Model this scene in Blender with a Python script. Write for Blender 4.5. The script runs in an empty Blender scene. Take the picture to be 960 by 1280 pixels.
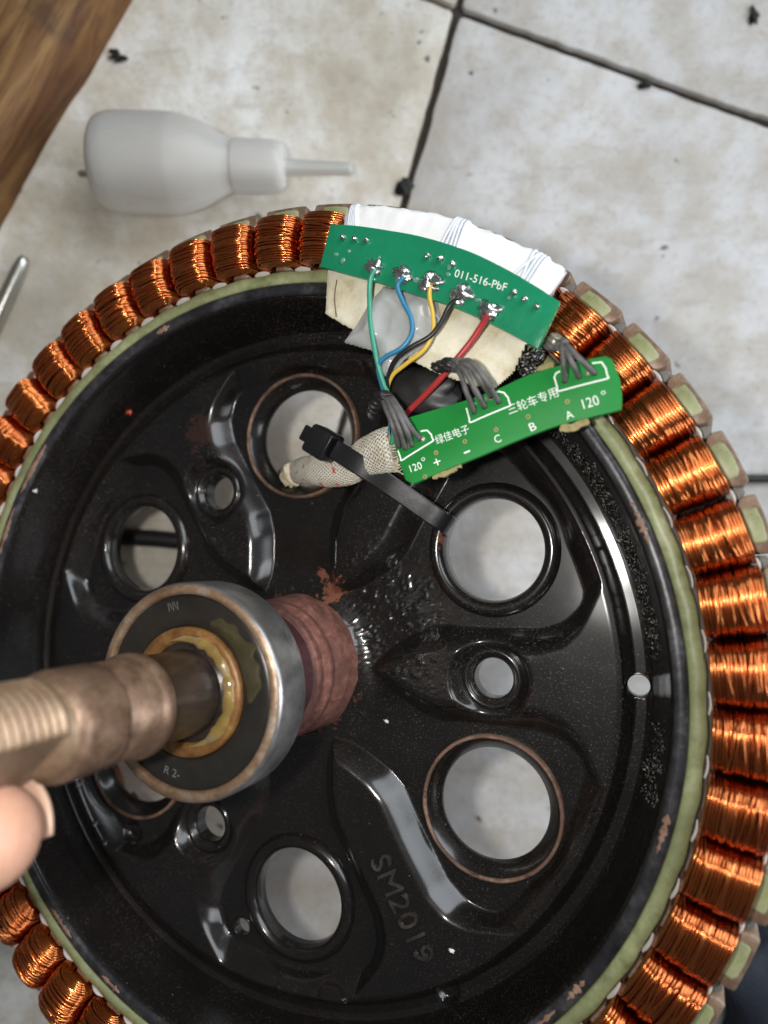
import bpy, math, random
import numpy as np
from mathutils import Matrix, Vector
random.seed(7); rng = np.random.default_rng(7)
scene = bpy.context.scene
COL = scene.collection

# ------------------------------------------------------------------ camera, light, exposure
S = 0.106                      # metres for one unit (u) = outer radius of the stator
FOC = 936.75                   # focal length in pixels of the 960 x 1280 photograph
F = 2.345                      # camera height over the floor, in u
RM = np.array([[0.9104, -0.1414, 0.3889], [0.1529, 0.9882, 0.0016], [-0.3845, 0.0580, 0.9213]])
u_, _, v_ = np.linalg.svd(RM); RM = u_ @ v_
CAM = np.array([0.79475, 0.37264, 1.37558])          # camera seen from the stator's own frame (u)

cd = bpy.data.cameras.new('camera'); cam = bpy.data.objects.new('camera', cd); COL.objects.link(cam)
cam.location = (0, 0, F * S)
cd.sensor_fit = 'VERTICAL'; cd.sensor_height = 36.0; cd.lens = FOC / 1280 * 36
cd.clip_start = 0.005; cd.clip_end = 50
cd.dof.use_dof = True; cd.dof.focus_distance = 1.50 * S; cd.dof.aperture_fstop = 10.0
scene.camera = cam

world = bpy.data.worlds.new('World'); scene.world = world; world.use_nodes = True
wb = world.node_tree.nodes['Background']
wb.inputs['Color'].default_value = (0.86, 0.92, 1.0, 1); wb.inputs['Strength'].default_value = 0.10

def area(name, loc, target, size, power, col):
    l = bpy.data.lights.new(name, 'AREA'); l.shape = 'DISK'; l.size = size; l.energy = power; l.color = col
    o = bpy.data.objects.new(name, l); COL.objects.link(o); o.location = loc
    d = Vector(target) - Vector(loc); o.rotation_euler = d.to_track_quat('-Z', 'Y').to_euler(); return o
area('window_lamp', (0.58, 0.62, 0.95), (0, 0, 0.1), 0.85, 10.0, (0.88, 0.94, 1.0))          # daylight from the upper right
area('doorway_lamp', (1.15, -0.10, 0.62), (0.05, -.02, 0.02), 0.70, 11.5, (0.90, 0.94, 1.0))         # open side on the right
area('flash_lamp', (-0.23 * S, 0.04 * S, F * S + .002), (-0.02, -.01, 0), 0.010, 0.23, (1.0, 0.965, 0.91))   # the phone's own flash beside the lens

scene.view_settings.view_transform = 'Standard'; scene.view_settings.look = 'None'
scene.view_settings.exposure = 0.0; scene.view_settings.gamma = 1.0

# ------------------------------------------------------------------ frames
STM = Matrix(RM.T.tolist()).to_4x4()
t_ = RM.T @ (-CAM) * S + np.array([0, 0, F * S]); STM.translation = Vector(t_)
def px(x, y, z):               # photo pixel -> stator frame (u) on the plane at height z
    d = RM @ np.array([(x - 480) / FOC, -(y - 640) / FOC, -1.0])
    return CAM + (z - CAM[2]) / d[2] * d
def pp(l, z=None):
    return np.array([px(a[0], a[1], a[2] if z is None else z) for a in l])
def fl(x, y, h=0.0):           # photo pixel -> world metres at height h over the floor
    dd = F * S - h
    return np.array([(x - 480) / FOC * dd, -(y - 640) / FOC * dd, h])
def cam2w(p):                  # camera-aligned u (x right, y up, z towards viewer, camera at 0) -> world metres
    return np.asarray(p, float) * S + np.array([0, 0, F * S])

# ------------------------------------------------------------------ object helpers
def mesh(name, v, f, mat, smooth=True, uv=None):
    me = bpy.data.meshes.new(name)
    me.from_pydata(np.asarray(v, float).tolist(), [], [list(map(int, q)) for q in f]); me.update()
    if smooth: me.polygons.foreach_set('use_smooth', [True] * len(me.polygons))
    if mat: me.materials.append(mat)
    if uv is not None:
        l = me.uv_layers.new(name='UVMap'); uv = np.asarray(uv)
        idx = np.zeros(len(me.loops), int); me.loops.foreach_get('vertex_index', idx)
        l.data.foreach_set('uv', uv[idx].astype(np.float32).ravel())
    return me
def link(name, data, parent=None):
    o = bpy.data.objects.new(name, data); COL.objects.link(o)
    if parent: o.parent = parent
    return o
def tag(o, label, cat, group=None):
    o['label'] = label; o['category'] = cat
    if group: o['group'] = group
    return o
ORG = {}
def thing(name, label, cat, o_u, group=None):           # Empty in the stator's frame
    o = link(name, None); o.empty_display_size = 0.01
    o.matrix_world = STM @ Matrix.Translation(Vector(np.asarray(o_u, float) * S)); ORG[o.name] = np.asarray(o_u, float)
    return tag(o, label, cat, group)
def smesh(name, v, f, mat, parent=None, smooth=True, uv=None, label=None, cat=None, group=None):
    v = np.asarray(v, float)
    if parent is None:
        lo, hi = v.min(0), v.max(0); org = np.array([(lo[0] + hi[0]) / 2, (lo[1] + hi[1]) / 2, lo[2]])
        o = link(name, mesh(name, (v - org) * S, f, mat, smooth, uv))
        o.matrix_world = STM @ Matrix.Translation(Vector(org * S)); ORG[o.name] = org
        if label: tag(o, label, cat, group)
    else:
        org = ORG[parent.name]; o = link(name, mesh(name, (v - org) * S, f, mat, smooth, uv), parent); ORG[o.name] = org
    return o
def wmesh(name, v, f, mat, parent=None, smooth=True, uv=None, label=None, cat=None, group=None):
    v = np.asarray(v, float)
    if parent is None:
        lo, hi = v.min(0), v.max(0); org = np.array([(lo[0] + hi[0]) / 2, (lo[1] + hi[1]) / 2, lo[2]])
        o = link(name, mesh(name, v - org, f, mat, smooth, uv)); o.location = org; ORG[o.name] = org
        if label: tag(o, label, cat, group)
    else:
        org = ORG[parent.name]; o = link(name, mesh(name, v - org, f, mat, smooth, uv), parent); ORG[o.name] = org
    return o
def sharp(o, deg=35):
    m = o.data
    try: m.set_sharp_from_angle(angle=math.radians(deg))
    except Exception: pass
    return o
def lathe(prof, n=96, c=(0, 0, 0), closed=False, a0=0, a1=2 * math.pi):
    prof = np.array(prof, float); full = abs(a1 - a0 - 2 * math.pi) < 1e-6
    m = n if full else n + 1
    th = a0 + (a1 - a0) * np.arange(m) / n
    v = np.array([[c[0] + r * math.cos(t), c[1] + r * math.sin(t), c[2] + z] for t in th for r, z in prof])
    k = len(prof); f = []
    for i in range(n):
        j = (i + 1) % m
        for q in range(k if closed else k - 1):
            w = (q + 1) % k
            f.append((i * k + q, j * k + q, j * k + w, i * k + w))
    return v, f
def catmull(P, n=8):
    P = np.asarray(P, float); Q = np.vstack([2 * P[0] - P[1], P, 2 * P[-1] - P[-2]]); out = []
    for i in range(1, len(Q) - 2):
        for t in np.arange(n) / n:
            a, b, c, d = Q[i - 1:i + 3]
            out.append(.5 * ((2 * b) + (c - a) * t + (2 * a - 5 * b + 4 * c - d) * t * t + (3 * b - a - 3 * c + d) * t ** 3))
    out.append(P[-1]); return np.array(out)
def tube(path, rad, sides=8, up=(0, 0, 1), flat=1.0, caps=True, prof=None):
    path = np.asarray(path, float); n = len(path); rad = np.broadcast_to(np.asarray(rad, float), (n,)); flat = np.broadcast_to(np.asarray(flat, float), (n,))
    T = np.gradient(path, axis=0); T /= np.linalg.norm(T, axis=1)[:, None] + 1e-12
    v = []; up = np.asarray(up, float); side = None; uv = []
    for i in range(n):
        s = np.cross(T[i], up if side is None else np.cross(side, T[i])) if side is None else side - T[i] * (side @ T[i])
        if np.linalg.norm(s) < 1e-6: s = np.cross(T[i], [1, 0, 0])
        s /= np.linalg.norm(s); side = s; b = np.cross(s, T[i])
        for k in range(sides):
            a = 2 * math.pi * k / sides
            if prof is not None: ca, sa = prof[k]
            else: ca, sa = math.cos(a), math.sin(a)
            v.append(path[i] + rad[i] * (ca * s + sa * flat[i] * b)); uv.append((i, k / sides))
    f = [(i * sides + k, i * sides + (k + 1) % sides, (i + 1) * sides + (k + 1) % sides, (i + 1) * sides + k) for i in range(n - 1) for k in range(sides)]
    if caps: f += [tuple(range(sides))[::-1], tuple((n - 1) * sides + k for k in range(sides))]
    return np.array(v), f, np.array(uv)
def join(parts):
    V = []; Fc = []; o = 0
    for v, f in parts:
        V.append(np.asarray(v, float)); Fc += [tuple(i + o for i in q) for q in f]; o += len(v)
    return np.vstack(V), Fc
def box(lo, hi, b=0.0):
    lo = np.array(lo, float); hi = np.array(hi, float)
    if b <= 0:
        v = [[(lo, hi)[i][0], (lo, hi)[j][1], (lo, hi)[k][2]] for i in (0, 1) for j in (0, 1) for k in (0, 1)]
        return np.array(v), [(0, 1, 3, 2), (4, 6, 7, 5), (0, 4, 5, 1), (2, 3, 7, 6), (0, 2, 6, 4), (1, 5, 7, 3)]
    x0, y0, z0 = lo; x1, y1, z1 = hi          # bevelled top edges and corners
    o = [(x0 + b, y0), (x1 - b, y0), (x1, y0 + b), (x1, y1 - b), (x1 - b, y1), (x0 + b, y1), (x0, y1 - b), (x0, y0 + b)]
    return prism(o, z0, z1, b)
def prism(poly, z0, z1, b=0.0):
    P = np.array(poly, float)[:, :2]; n = len(P); c = P.mean(0)
    def ins(d):
        if d == 0: return P
        q = []
        ar = np.sum(P[:, 0] * np.roll(P[:, 1], -1) - np.roll(P[:, 0], -1) * P[:, 1]); sg = 1 if ar > 0 else -1
        for i in range(n):
            e1 = P[i] - P[i - 1]; e2 = P[(i + 1) % n] - P[i]
            n1 = np.array([-e1[1], e1[0]]) / (np.linalg.norm(e1) + 1e-12); n2 = np.array([-e2[1], e2[0]]) / (np.linalg.norm(e2) + 1e-12)
            m = n1 + n2; m /= max(np.linalg.norm(m), 1e-6); q.append(P[i] + sg * d * m / max(.5, m @ n1))
        return np.array(q)
    rings = [(P, z0), (P, z1 - b)] + ([(ins(b * .35), z1 - b * .3), (ins(b), z1)] if b > 0 else [])
    if b <= 0: rings = [(P, z0), (P, z1)]
    v = np.vstack([np.column_stack([q, np.full(n, z)]) for q, z in rings]); f = []
    ar = np.sum(P[:, 0] * np.roll(P[:, 1], -1) - np.roll(P[:, 0], -1) * P[:, 1])
    for k in range(len(rings) - 1):
        for i in range(n):
            j = (i + 1) % n; q = (k * n + i, k * n + j, (k + 1) * n + j, (k + 1) * n + i); f.append(q if ar > 0 else q[::-1])
    top = tuple((len(rings) - 1) * n + i for i in range(n)); bot = tuple(range(n))[::-1]
    f += [top if ar > 0 else top[::-1], bot if ar > 0 else bot[::-1]]
    return v, f
def blob(c, r, n=10, amp=0.25, seed=0, flat=1.0):
    g = np.random.default_rng(seed); v = []; f = []
    ph = g.uniform(0, 6.28, (6,)); k = g.uniform(1, 3.5, (6, 3))
    for i in range(n + 1):
        for j in range(2 * n):
            t = math.pi * i / n; a = math.pi * j / n
            d = np.array([math.sin(t) * math.cos(a), math.sin(t) * math.sin(a), math.cos(t)])
            q = 1 + amp * sum(math.sin(k[m] @ d * 2 + ph[m]) for m in range(6)) / 3
            v.append(np.asarray(c) + d * np.asarray(r) * q * np.array([1, 1, flat]))
    for i in range(n):
        for j in range(2 * n):
            w = (j + 1) % (2 * n); f.append((i * 2 * n + j, (i + 1) * 2 * n + j, (i + 1) * 2 * n + w, i * 2 * n + w))
    return np.array(v), f
def vnoise(x, y, seed=0):      # value noise on arrays
    xi = np.floor(x).astype(int); yi = np.floor(y).astype(int); fx = x - xi; fy = y - yi
    fx = fx * fx * (3 - 2 * fx); fy = fy * fy * (3 - 2 * fy)
    def h(a, b):
        n = np.sin(a * 127.1 + b * 311.7 + seed * 74.7) * 43758.5453; return n - np.floor(n)
    return (h(xi, yi) * (1 - fx) + h(xi + 1, yi) * fx) * (1 - fy) + (h(xi, yi + 1) * (1 - fx) + h(xi + 1, yi + 1) * fx) * fy

# ------------------------------------------------------------------ materials
class NT:
    def __init__(s, name):
        s.m = bpy.data.materials.new(name); s.m.use_nodes = True; s.t = s.m.node_tree; s.n = s.t.nodes; s.b = s.n['Principled BSDF']
        s.tc = s.n.new('ShaderNodeTexCoord')
    def L(s, a, b): s.t.links.new(a, b)
    def set(s, **k):
        for a, v in k.items():
            i = s.b.inputs[a.replace('_', ' ')]
            i.default_value = (*v, 1) if isinstance(v, tuple) and len(v) == 3 and i.type == 'RGBA' else v
        return s
    def noise(s, scale, det=4, rough=.55, coord='Object', vec=None, dist=0.0):
        n = s.n.new('ShaderNodeTexNoise'); n.inputs['Scale'].default_value = scale; n.inputs['Detail'].default_value = det
        n.inputs['Roughness'].default_value = rough; n.inputs['Distortion'].default_value = dist; s.L(vec or s.tc.outputs[coord], n.inputs['Vector']); return n.outputs['Fac']
    def mapping(s, scale=(1, 1, 1), rot=(0, 0, 0), loc=(0, 0, 0), coord='Object'):
        m = s.n.new('ShaderNodeMapping'); m.inputs['Scale'].default_value = scale; m.inputs['Rotation'].default_value = rot; m.inputs['Location'].default_value = loc
        s.L(s.tc.outputs[coord], m.inputs['Vector']); return m.outputs['Vector']
    def ramp(s, fac, stops):
        r = s.n.new('ShaderNodeValToRGB'); s.L(fac, r.inputs['Fac']); e = r.color_ramp.elements
        while len(e) < len(stops): e.new(0.5)
        for q, (p, c) in zip(e, stops):
            q.position = p; q.color = (*c, 1) if isinstance(c, tuple) else (c, c, c, 1)
        return r.outputs['Color']
    def mix(s, fac, a, b):
        m = s.n.new('ShaderNodeMix'); m.data_type = 'RGBA'
        for i, x in ((0, fac), (6, a), (7, b)):
            if hasattr(x, 'is_linked'): s.L(x, m.inputs[i])
            else: m.inputs[i].default_value = x if i == 0 else (*x, 1)
        return m.outputs[2]
    def math(s, op, a, b=0.0, clamp=False):
        m = s.n.new('ShaderNodeMath'); m.operation = op; m.use_clamp = clamp
        for i, x in ((0, a), (1, b)):
            if hasattr(x, 'is_linked'): s.L(x, m.inputs[i])
            else: m.inputs[i].default_value = x
        return m.outputs[0]
    def dist(s, p):            # distance in metres from a point in object space
        m = s.n.new('ShaderNodeVectorMath'); m.operation = 'DISTANCE'; s.L(s.tc.outputs['Object'], m.inputs[0]); m.inputs[1].default_value = tuple(p); return m.outputs['Value']
    def bump(s, h, strength=.3, d=.0002, prev=None):
        b = s.n.new('ShaderNodeBump'); b.inputs['Strength'].default_value = strength; b.inputs['Distance'].default_value = d; s.L(h, b.inputs['Height'])
        if prev: s.L(prev, b.inputs['Normal'])
        s.L(b.outputs['Normal'], s.b.inputs['Normal']); return b.outputs['Normal']
    def col(s, c): s.L(c, s.b.inputs['Base Color']); return s
    def rough(s, c): s.L(c, s.b.inputs['Roughness']); return s

def simple(name, col, rough=.5, metal=0.0, spec=.5, nscale=None, amt=.25, bump=0.0, bd=.0002, **k):
    t = NT(name); t.set(Base_Color=col, Roughness=rough, Metallic=metal, Specular_IOR_Level=spec, **k)
    if nscale:
        n = t.noise(nscale); t.col(t.mix(n, tuple(c * (1 - amt) for c in col), tuple(min(1, c * (1 + amt)) for c in col)))
        if bump: t.bump(n, bump, bd)
    return t.m

def mat_tile(dirt=1.0):
    t = NT('glazed_tile'); t.set(Specular_IOR_Level=.35)
    v = t.mapping((1, 1, 1), coord='Object')
    n1 = t.noise(19, 9, .68); n2 = t.noise(75, 8, .72); n3 = t.noise(7, 3, .5)
    c = t.ramp(n1, [(.28, (.30, .27, .21)), (.42, (.50, .46, .38)), (.56, (.64, .62, .57)), (.74, (.75, .75, .73))] if dirt > 1 else [(.27, (.36, .335, .30)), (.42, (.51, .495, .475)), (.57, (.62, .615, .605)), (.75, (.71, .71, .71))])
    c2 = t.mix(t.ramp(n2, [(.40, 1.0), (.56, 0.0)]), c, (.46, .40, .31))
    c = t.mix(.60 if dirt > 1 else .48, c, c2)
    c = t.mix(t.math('MULTIPLY', t.ramp(n3, [(.30, 1.0), (.48, 0.0)]), .4), c, (.44, .38, .28))
    sv = t.mapping((14, 70, 1), (0, 0, .6)); st = t.noise(3, 4, .6, vec=sv)
    c = t.mix(t.math('MULTIPLY', t.ramp(st, [(.28, 1.0), (.42, 0.0)]), .35), c, (.33, .30, .26))
    sp = t.noise(210, 2, .4); c = t.mix(t.ramp(sp, [(.22, 1.0), (.27, 0.0)]), c, (.10, .08, .06))
    gr = t.noise(420, 9, .75); c = t.mix(t.math('MULTIPLY', t.ramp(gr, [(.36, 1.0), (.50, 0.0)]), .30), c, (.26, .23, .19))
    sm = t.noise(11, 5, .65, dist=1.2); c = t.mix(t.math('MULTIPLY', t.ramp(sm, [(.54, 0.0), (.66, 1.0)]), .45 if dirt > 1 else .28), c, (.36, .33, .29))
    t.col(c); t.rough(t.ramp(n2, [(.3, .62), (.7, .38)])); t.bump(n2, .12, .0004); return t.m
def mat_wood():
    t = NT('weathered_wood'); t.set(Specular_IOR_Level=.3)
    v = t.mapping((5, 60, 30)); n = t.noise(3.0, 8, .65, vec=v, dist=.6); m = t.noise(26, 4, .6); f = t.noise(9, 6, .7, vec=t.mapping((6, 160, 60)))
    c = t.ramp(n, [(.30, (.030, .014, .007)), (.43, (.11, .046, .016)), (.55, (.19, .095, .032)), (.70, (.31, .185, .072))])
    c = t.mix(t.math('MULTIPLY', t.ramp(f, [(.36, 1.0), (.50, 0.0)]), .6), c, (.06, .028, .012))
    c = t.mix(t.math('MULTIPLY', t.ramp(m, [(.30, 1.0), (.43, 0.0)]), .85), c, (.028, .018, .014))
    t.col(c); t.set(Roughness=.6); t.bump(f, .6, .0006); return t.m
def mat_pan():
    t = NT('black_enamel'); t.set(Specular_IOR_Level=.15, Coat_Weight=1.0, Coat_Roughness=.17, Coat_IOR=1.5)
    n = t.noise(90, 5, .6); d = t.noise(2600, 2, .5); d2 = t.noise(1100, 2, .5); big = t.noise(22, 4, .6)
    c = t.mix(n, (.0040, .0040, .0042), (.0090, .0080, .0072))
    dust = t.math('MULTIPLY', t.ramp(d, [(.60, 0.0), (.70, 1.0)]), t.ramp(big, [(.36, .12), (.62, 1.0)]))
    c = t.mix(t.math('MULTIPLY', dust, .55), c, (.22, .16, .12))
    spk = t.ramp(d2, [(.775, 0.0), (.79, 1.0)]); c = t.mix(t.math('MULTIPLY', spk, .8), c, (.42, .38, .33))
    rz = t.noise(420, 6, .75)
    rust = None
    for (x, y, z, r) in ((398, 722, -.13, .030), (408, 738, -.12, .040), (255, 540, -.12, .046), (552, 672, -.13, .022)):
        q = px(x, y, z) * S
        k = t.math('SUBTRACT', 1.0, t.math('DIVIDE', t.dist(q), r * S * 1.5)); k = t.math('ADD', k, t.math('MULTIPLY', t.math('SUBTRACT', rz, .5), 2.6)); k = t.ramp(k, [(.42, 0.0), (.52, 1.0)])
        k = t.math('MULTIPLY', k, .9 if x > 300 else .14)
        rust = k if rust is None else t.math('MAXIMUM', rust, k)
    rd = t.math('SUBTRACT', 1.0, t.math('DIVIDE', t.dist((0, 0, -.13 * S)), .205 * S)); rd = t.math('ADD', rd, t.math('MULTIPLY', t.math('SUBTRACT', rz, .5), 1.1)); rust = t.math('MAXIMUM', rust, t.math('MULTIPLY', t.ramp(rd, [(.27, 0.0), (.40, 1.0)]), .85))
    gr = t.ramp(t.noise(7, 5, .6), [(.40, 0.0), (.65, .55)]); c = t.mix(gr, c, (.0105, .0080, .0064))      # film of brown grime
    sc = t.noise(5, 3, .5, vec=t.mapping((40, 900, 40), (0, 0, .7))); c = t.mix(t.math('MULTIPLY', t.ramp(sc, [(.70, 0.0), (.74, 1.0)]), .35), c, (.10, .09, .085))   # scuffs
    c = t.mix(rust, c, (.19, .068, .038)); t.col(c)
    rr = t.ramp(n, [(.3, .30), (.7, .46)]); rr = t.mix(t.math('MAXIMUM', rust, dust), rr, (.75, .75, .75)); t.rough(rr)
    b = t.bump(t.noise(520, 3, .5), .10, .00015); t.bump(t.noise(60, 2, .5), .06, .0006, b); return t.m
def mat_rust(name, a, b, c, rough=.75, scale=260, metal=0.0):
    t = NT(name); n = t.noise(scale, 6, .7); m = t.noise(scale * .25, 4, .6)
    q = t.ramp(n, [(.32, a), (.52, b), (.70, c)]); q = t.mix(t.math('MULTIPLY', t.ramp(m, [(.45, 0.0), (.62, 1.0)]), .6), q, a)
    t.col(q); t.set(Roughness=rough, Metallic=metal); t.bump(n, .35, .0003); return t.m
def mat_copper():
    t = NT('enamelled_copper'); n = t.noise(140, 3, .5); i = t.n.new('ShaderNodeObjectInfo')
    c = t.mix(n, (.52, .130, .032), (.86, .31, .085)); c = t.mix(t.math('MULTIPLY', i.outputs['Random'], .35), c, (.44, .10, .035))
    t.col(c); t.set(Metallic=1.0, Roughness=.21, Coat_Weight=.30, Coat_Roughness=.10); t.bump(t.noise(900, 2), .05, .0001); return t.m
def mat_pcb(name, a, b, grid=True):
    t = NT(name); t.set(Roughness=.55 if not grid else .35, Specular_IOR_Level=.3, Coat_Weight=.5 if grid else 0.0, Coat_Roughness=.12)
    n = t.noise(70, 4, .6); c = t.mix(n, a, b)
    if grid:
        ch = t.n.new('ShaderNodeTexChecker'); ch.inputs['Scale'].default_value = 2600; t.L(t.tc.outputs['Object'], ch.inputs['Vector'])
        c = t.mix(t.math('MULTIPLY', ch.outputs['Fac'], .16), c, tuple(x * .55 for x in a))
    t.col(c); t.bump(t.noise(170, 4, .6), .45 if grid else .08, .0006 if grid else .0002); return t.m
def mat_weave(red=False):
    t = NT('fibreglass_braid_flecked' if red else 'fibreglass_braid'); uv = t.mapping((1, 1, 1), coord='UV')
    w = []
    for a in (.9, -.9):
        q = t.n.new('ShaderNodeTexWave'); q.inputs['Scale'].default_value = 1.7; q.inputs['Distortion'].default_value = .6; q.inputs['Detail'].default_value = 1
        t.L(t.mapping((1, 1, 1), (0, 0, a), coord='UV'), q.inputs['Vector']); w.append(q.outputs['Fac'])
    h = t.math('MAXIMUM', t.math('MULTIPLY', w[0], 1.0), w[1])
    c = t.mix(h, (.58, .52, .38), (.90, .87, .77))
    c = t.mix(t.math('MULTIPLY', t.ramp(t.noise(260, 4), [(.38, 1.0), (.52, 0.0)]), .45), c, (.48, .38, .22))
    if red:
        f = t.noise(1.1, 1, .4, vec=t.mapping((2.2, 1.1, 1), (0, 0, .9), coord='UV')); c = t.mix(t.ramp(f, [(.66, 0.0), (.69, .9)]), c, (.75, .12, .07))
    t.col(c); t.set(Roughness=.75); t.bump(h, .8, .0006); return t.m

M = {}
M['tile'] = mat_tile(); M['tile_dirty'] = mat_tile(2.0); M['wood'] = mat_wood(); M['pan'] = mat_pan(); M['copper'] = mat_copper()
M['grout'] = simple('dirty_grout', (.035, .028, .022), .95, nscale=400, amt=.6, bump=.6, bd=.001)
M['rust'] = mat_rust('rusty_lip', (.035, .020, .014), (.20, .11, .07), (.36, .25, .19), .7, 300)
M['hubred'] = mat_rust('red_oxide', (.075, .030, .024), (.185, .072, .052), (.30, .145, .11), .75, 520)
M['neck'] = mat_rust('purple_brown_steel', (.035, .013, .014), (.085, .030, .032), (.14, .06, .055), .45, 300)
M['axle'] = mat_rust('brown_steel', (.075, .042, .028), (.18, .112, .072), (.31, .215, .15), .42, 260, .5)
M['axledark'] = mat_rust('oily_dark_steel', (.012, .009, .008), (.028, .020, .017), (.06, .040, .030), .26, 150, .2)
M['thread'] = mat_rust('tarnished_brass_steel', (.09, .055, .032), (.21, .140, .088), (.34, .255, .175), .52, 170, .35)
M['steel'] = mat_rust('bearing_steel', (.20, .19, .185), (.36, .35, .34), (.50, .49, .48), .33, 220, .85)
M['rustring'] = mat_rust('rusty_bearing_edge', (.15, .085, .045), (.31, .21, .135), (.48, .41, .33), .42, 300, .5)
M['seal'] = simple('oily_rubber_seal', (.016, .015, .013), .30, nscale=160, amt=.6, bump=.2)
M['orange_rust'] = mat_rust('orange_rust', (.10, .042, .014), (.24, .115, .035), (.40, .24, .09), .40, 420, .35)
M['grease'] = simple('amber_grease', (.30, .20, .06), .10, nscale=300, amt=.4, bump=.5, bd=.0005, Transmission_Weight=.45, IOR=1.45)
M['smear'] = simple('olive_grease', (.040, .036, .018), .16, nscale=260, amt=.6, bump=.3, bd=.0004)
M['print'] = simple('white_print', (.72, .74, .70), .6)
M['rim'] = mat_rust('worn_black_rim', (.012, .012, .014), (.05, .05, .055), (.15, .15, .16), .34, 190, .3)
M['rimbrown'] = mat_rust('bare_brown_steel', (.16, .08, .05), (.28, .17, .12), (.38, .27, .21), .6, 380)
M['green'] = mat_rust('green_epoxy', (.15, .16, .075), (.30, .335, .165), (.46, .48, .30), .45, 150)
M['brown'] = mat_rust('varnished_lamination', (.10, .055, .035), (.28, .19, .125), (.55, .47, .37), .42, 220, .1)
M['paper'] = simple('white_slot_paper', (.58, .56, .52), .7, nscale=300, amt=.12)
M['wedge'] = simple('grey_slot_wedge', (.13, .125, .11), .5, nscale=300, amt=.4)
M['lam'] = simple('lamination_core', (.05, .035, .03), .6, nscale=300, amt=.4)
M['pcb_teal'] = mat_pcb('teal_solder_mask', (.006, .175, .080), (.012, .255, .120))
M['pcb_green'] = mat_pcb('green_solder_mask', (.006, .17, .026), (.012, .25, .042), False)
M['fr4'] = simple('raw_board_edge', (.30, .25, .11), .8, nscale=900, amt=.5, bump=.8, bd=.0006)
M['solder'] = simple('solder', (.68, .68, .67), .26, 1.0, nscale=420, amt=.2, bump=.35, bd=.0006)
M['solder_dull'] = simple('dull_via', (.36, .37, .30), .4, .6)
M['silk'] = simple('silkscreen_white', (.80, .86, .78), .6)
t = NT('cream_insulation_paper'); n1 = t.noise(150, 7, .7); n2 = t.noise(38, 4, .6)
c = t.ramp(n1, [(.30, (.46, .38, .22)), (.46, (.66, .60, .43)), (.62, (.76, .72, .58))]); c = t.mix(t.math('MULTIPLY', t.ramp(n2, [(.34, 1.0), (.46, 0.0)]), .45), c, (.36, .25, .11)); t.col(c); t.set(Roughness=.8); t.bump(n1, .6, .0008); M['cream'] = t.m
M['white'] = simple('white_fibre_tape', (.86, .86, .87), .7, nscale=240, amt=.06, bump=.3, bd=.0005)
M['lace'] = simple('white_lacing_cord', (.74, .78, .84), .45)
M['glue'] = simple('clear_silicone', (.74, .76, .76), .10, nscale=120, amt=.06, bump=.18, bd=.0010, Transmission_Weight=.55, IOR=1.38, Coat_Weight=.6, Coat_Roughness=.05)
M['resin'] = simple('clear_resin', (.25, .55, .42), .04, Transmission_Weight=.5, IOR=1.45, Coat_Weight=1.0, Coat_Roughness=.03)
t = NT('tarry_varnish'); nz_ = t.noise(1900, 3, .6); t.col(t.mix(t.ramp(nz_, [(.56, 0.0), (.63, 1.0)]), (.005, .005, .005), (.55, .52, .47))); t.set(Roughness=.18); t.bump(t.noise(1400, 3), 1.0, .0010); M['glueblack'] = t.m  # pale specks in the colour stand for sparkling highlights on the varnish
for k, c in dict(w_green=(.045, .30, .20), w_blue=(.03, .20, .36), w_yellow=(.66, .44, .06), w_black=(.012, .012, .013), w_red=(.40, .035, .035)).items():
    M[k] = simple('insulation_' + k[2:], c, .38, nscale=300, amt=.2)
M['shrink'] = simple('dusty_grey_sleeving', (.105, .102, .100), .55, nscale=420, amt=.8, bump=.4, bd=.0004)
M['blackglue'] = simple('black_silicone', (.013, .0125, .0125), .45, nscale=300, amt=.8, bump=.25, bd=.0004)
M['nylon'] = simple('black_nylon', (.010, .010, .011), .25, nscale=500, amt=.3, bump=.1)
M['braid'] = mat_weave(); M['braid_red'] = mat_weave(True)
M['plastic'] = simple('milky_plastic', (.57, .56, .525), .50, Transmission_Weight=.38, Subsurface_Weight=.15)
M['plastic2'] = simple('milky_plastic_collar', (.60, .59, .555), .50, Transmission_Weight=.25)
M['cable'] = simple('black_cable', (.010, .010, .010), .5)
M['rod'] = simple('bright_steel', (.46, .46, .42), .3, .9, nscale=100, amt=.3)
M['denim'] = simple('dark_blue_cloth', (.030, .036, .050), .9, nscale=900, amt=.5, bump=.6, bd=.0006)
M['skin'] = simple('skin', (.46, .255, .175), .5, nscale=900, amt=.14, bump=.35, Subsurface_Weight=.25)
M['skin'].node_tree.nodes['Principled BSDF'].inputs['Subsurface Radius'].default_value = (.004, .0015, .0008)
M['nail'] = simple('nail', (.42, .27, .19), .45)
M['scrap'] = simple('black_scrap', (.018, .02, .016), .8)
M['emboss'] = mat_rust('worn_emboss', (.012, .010, .009), (.040, .033, .028), (.10, .085, .072), .32, 260)
M['redchip'] = simple('red_paint', (.50, .07, .04), .5)

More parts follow.
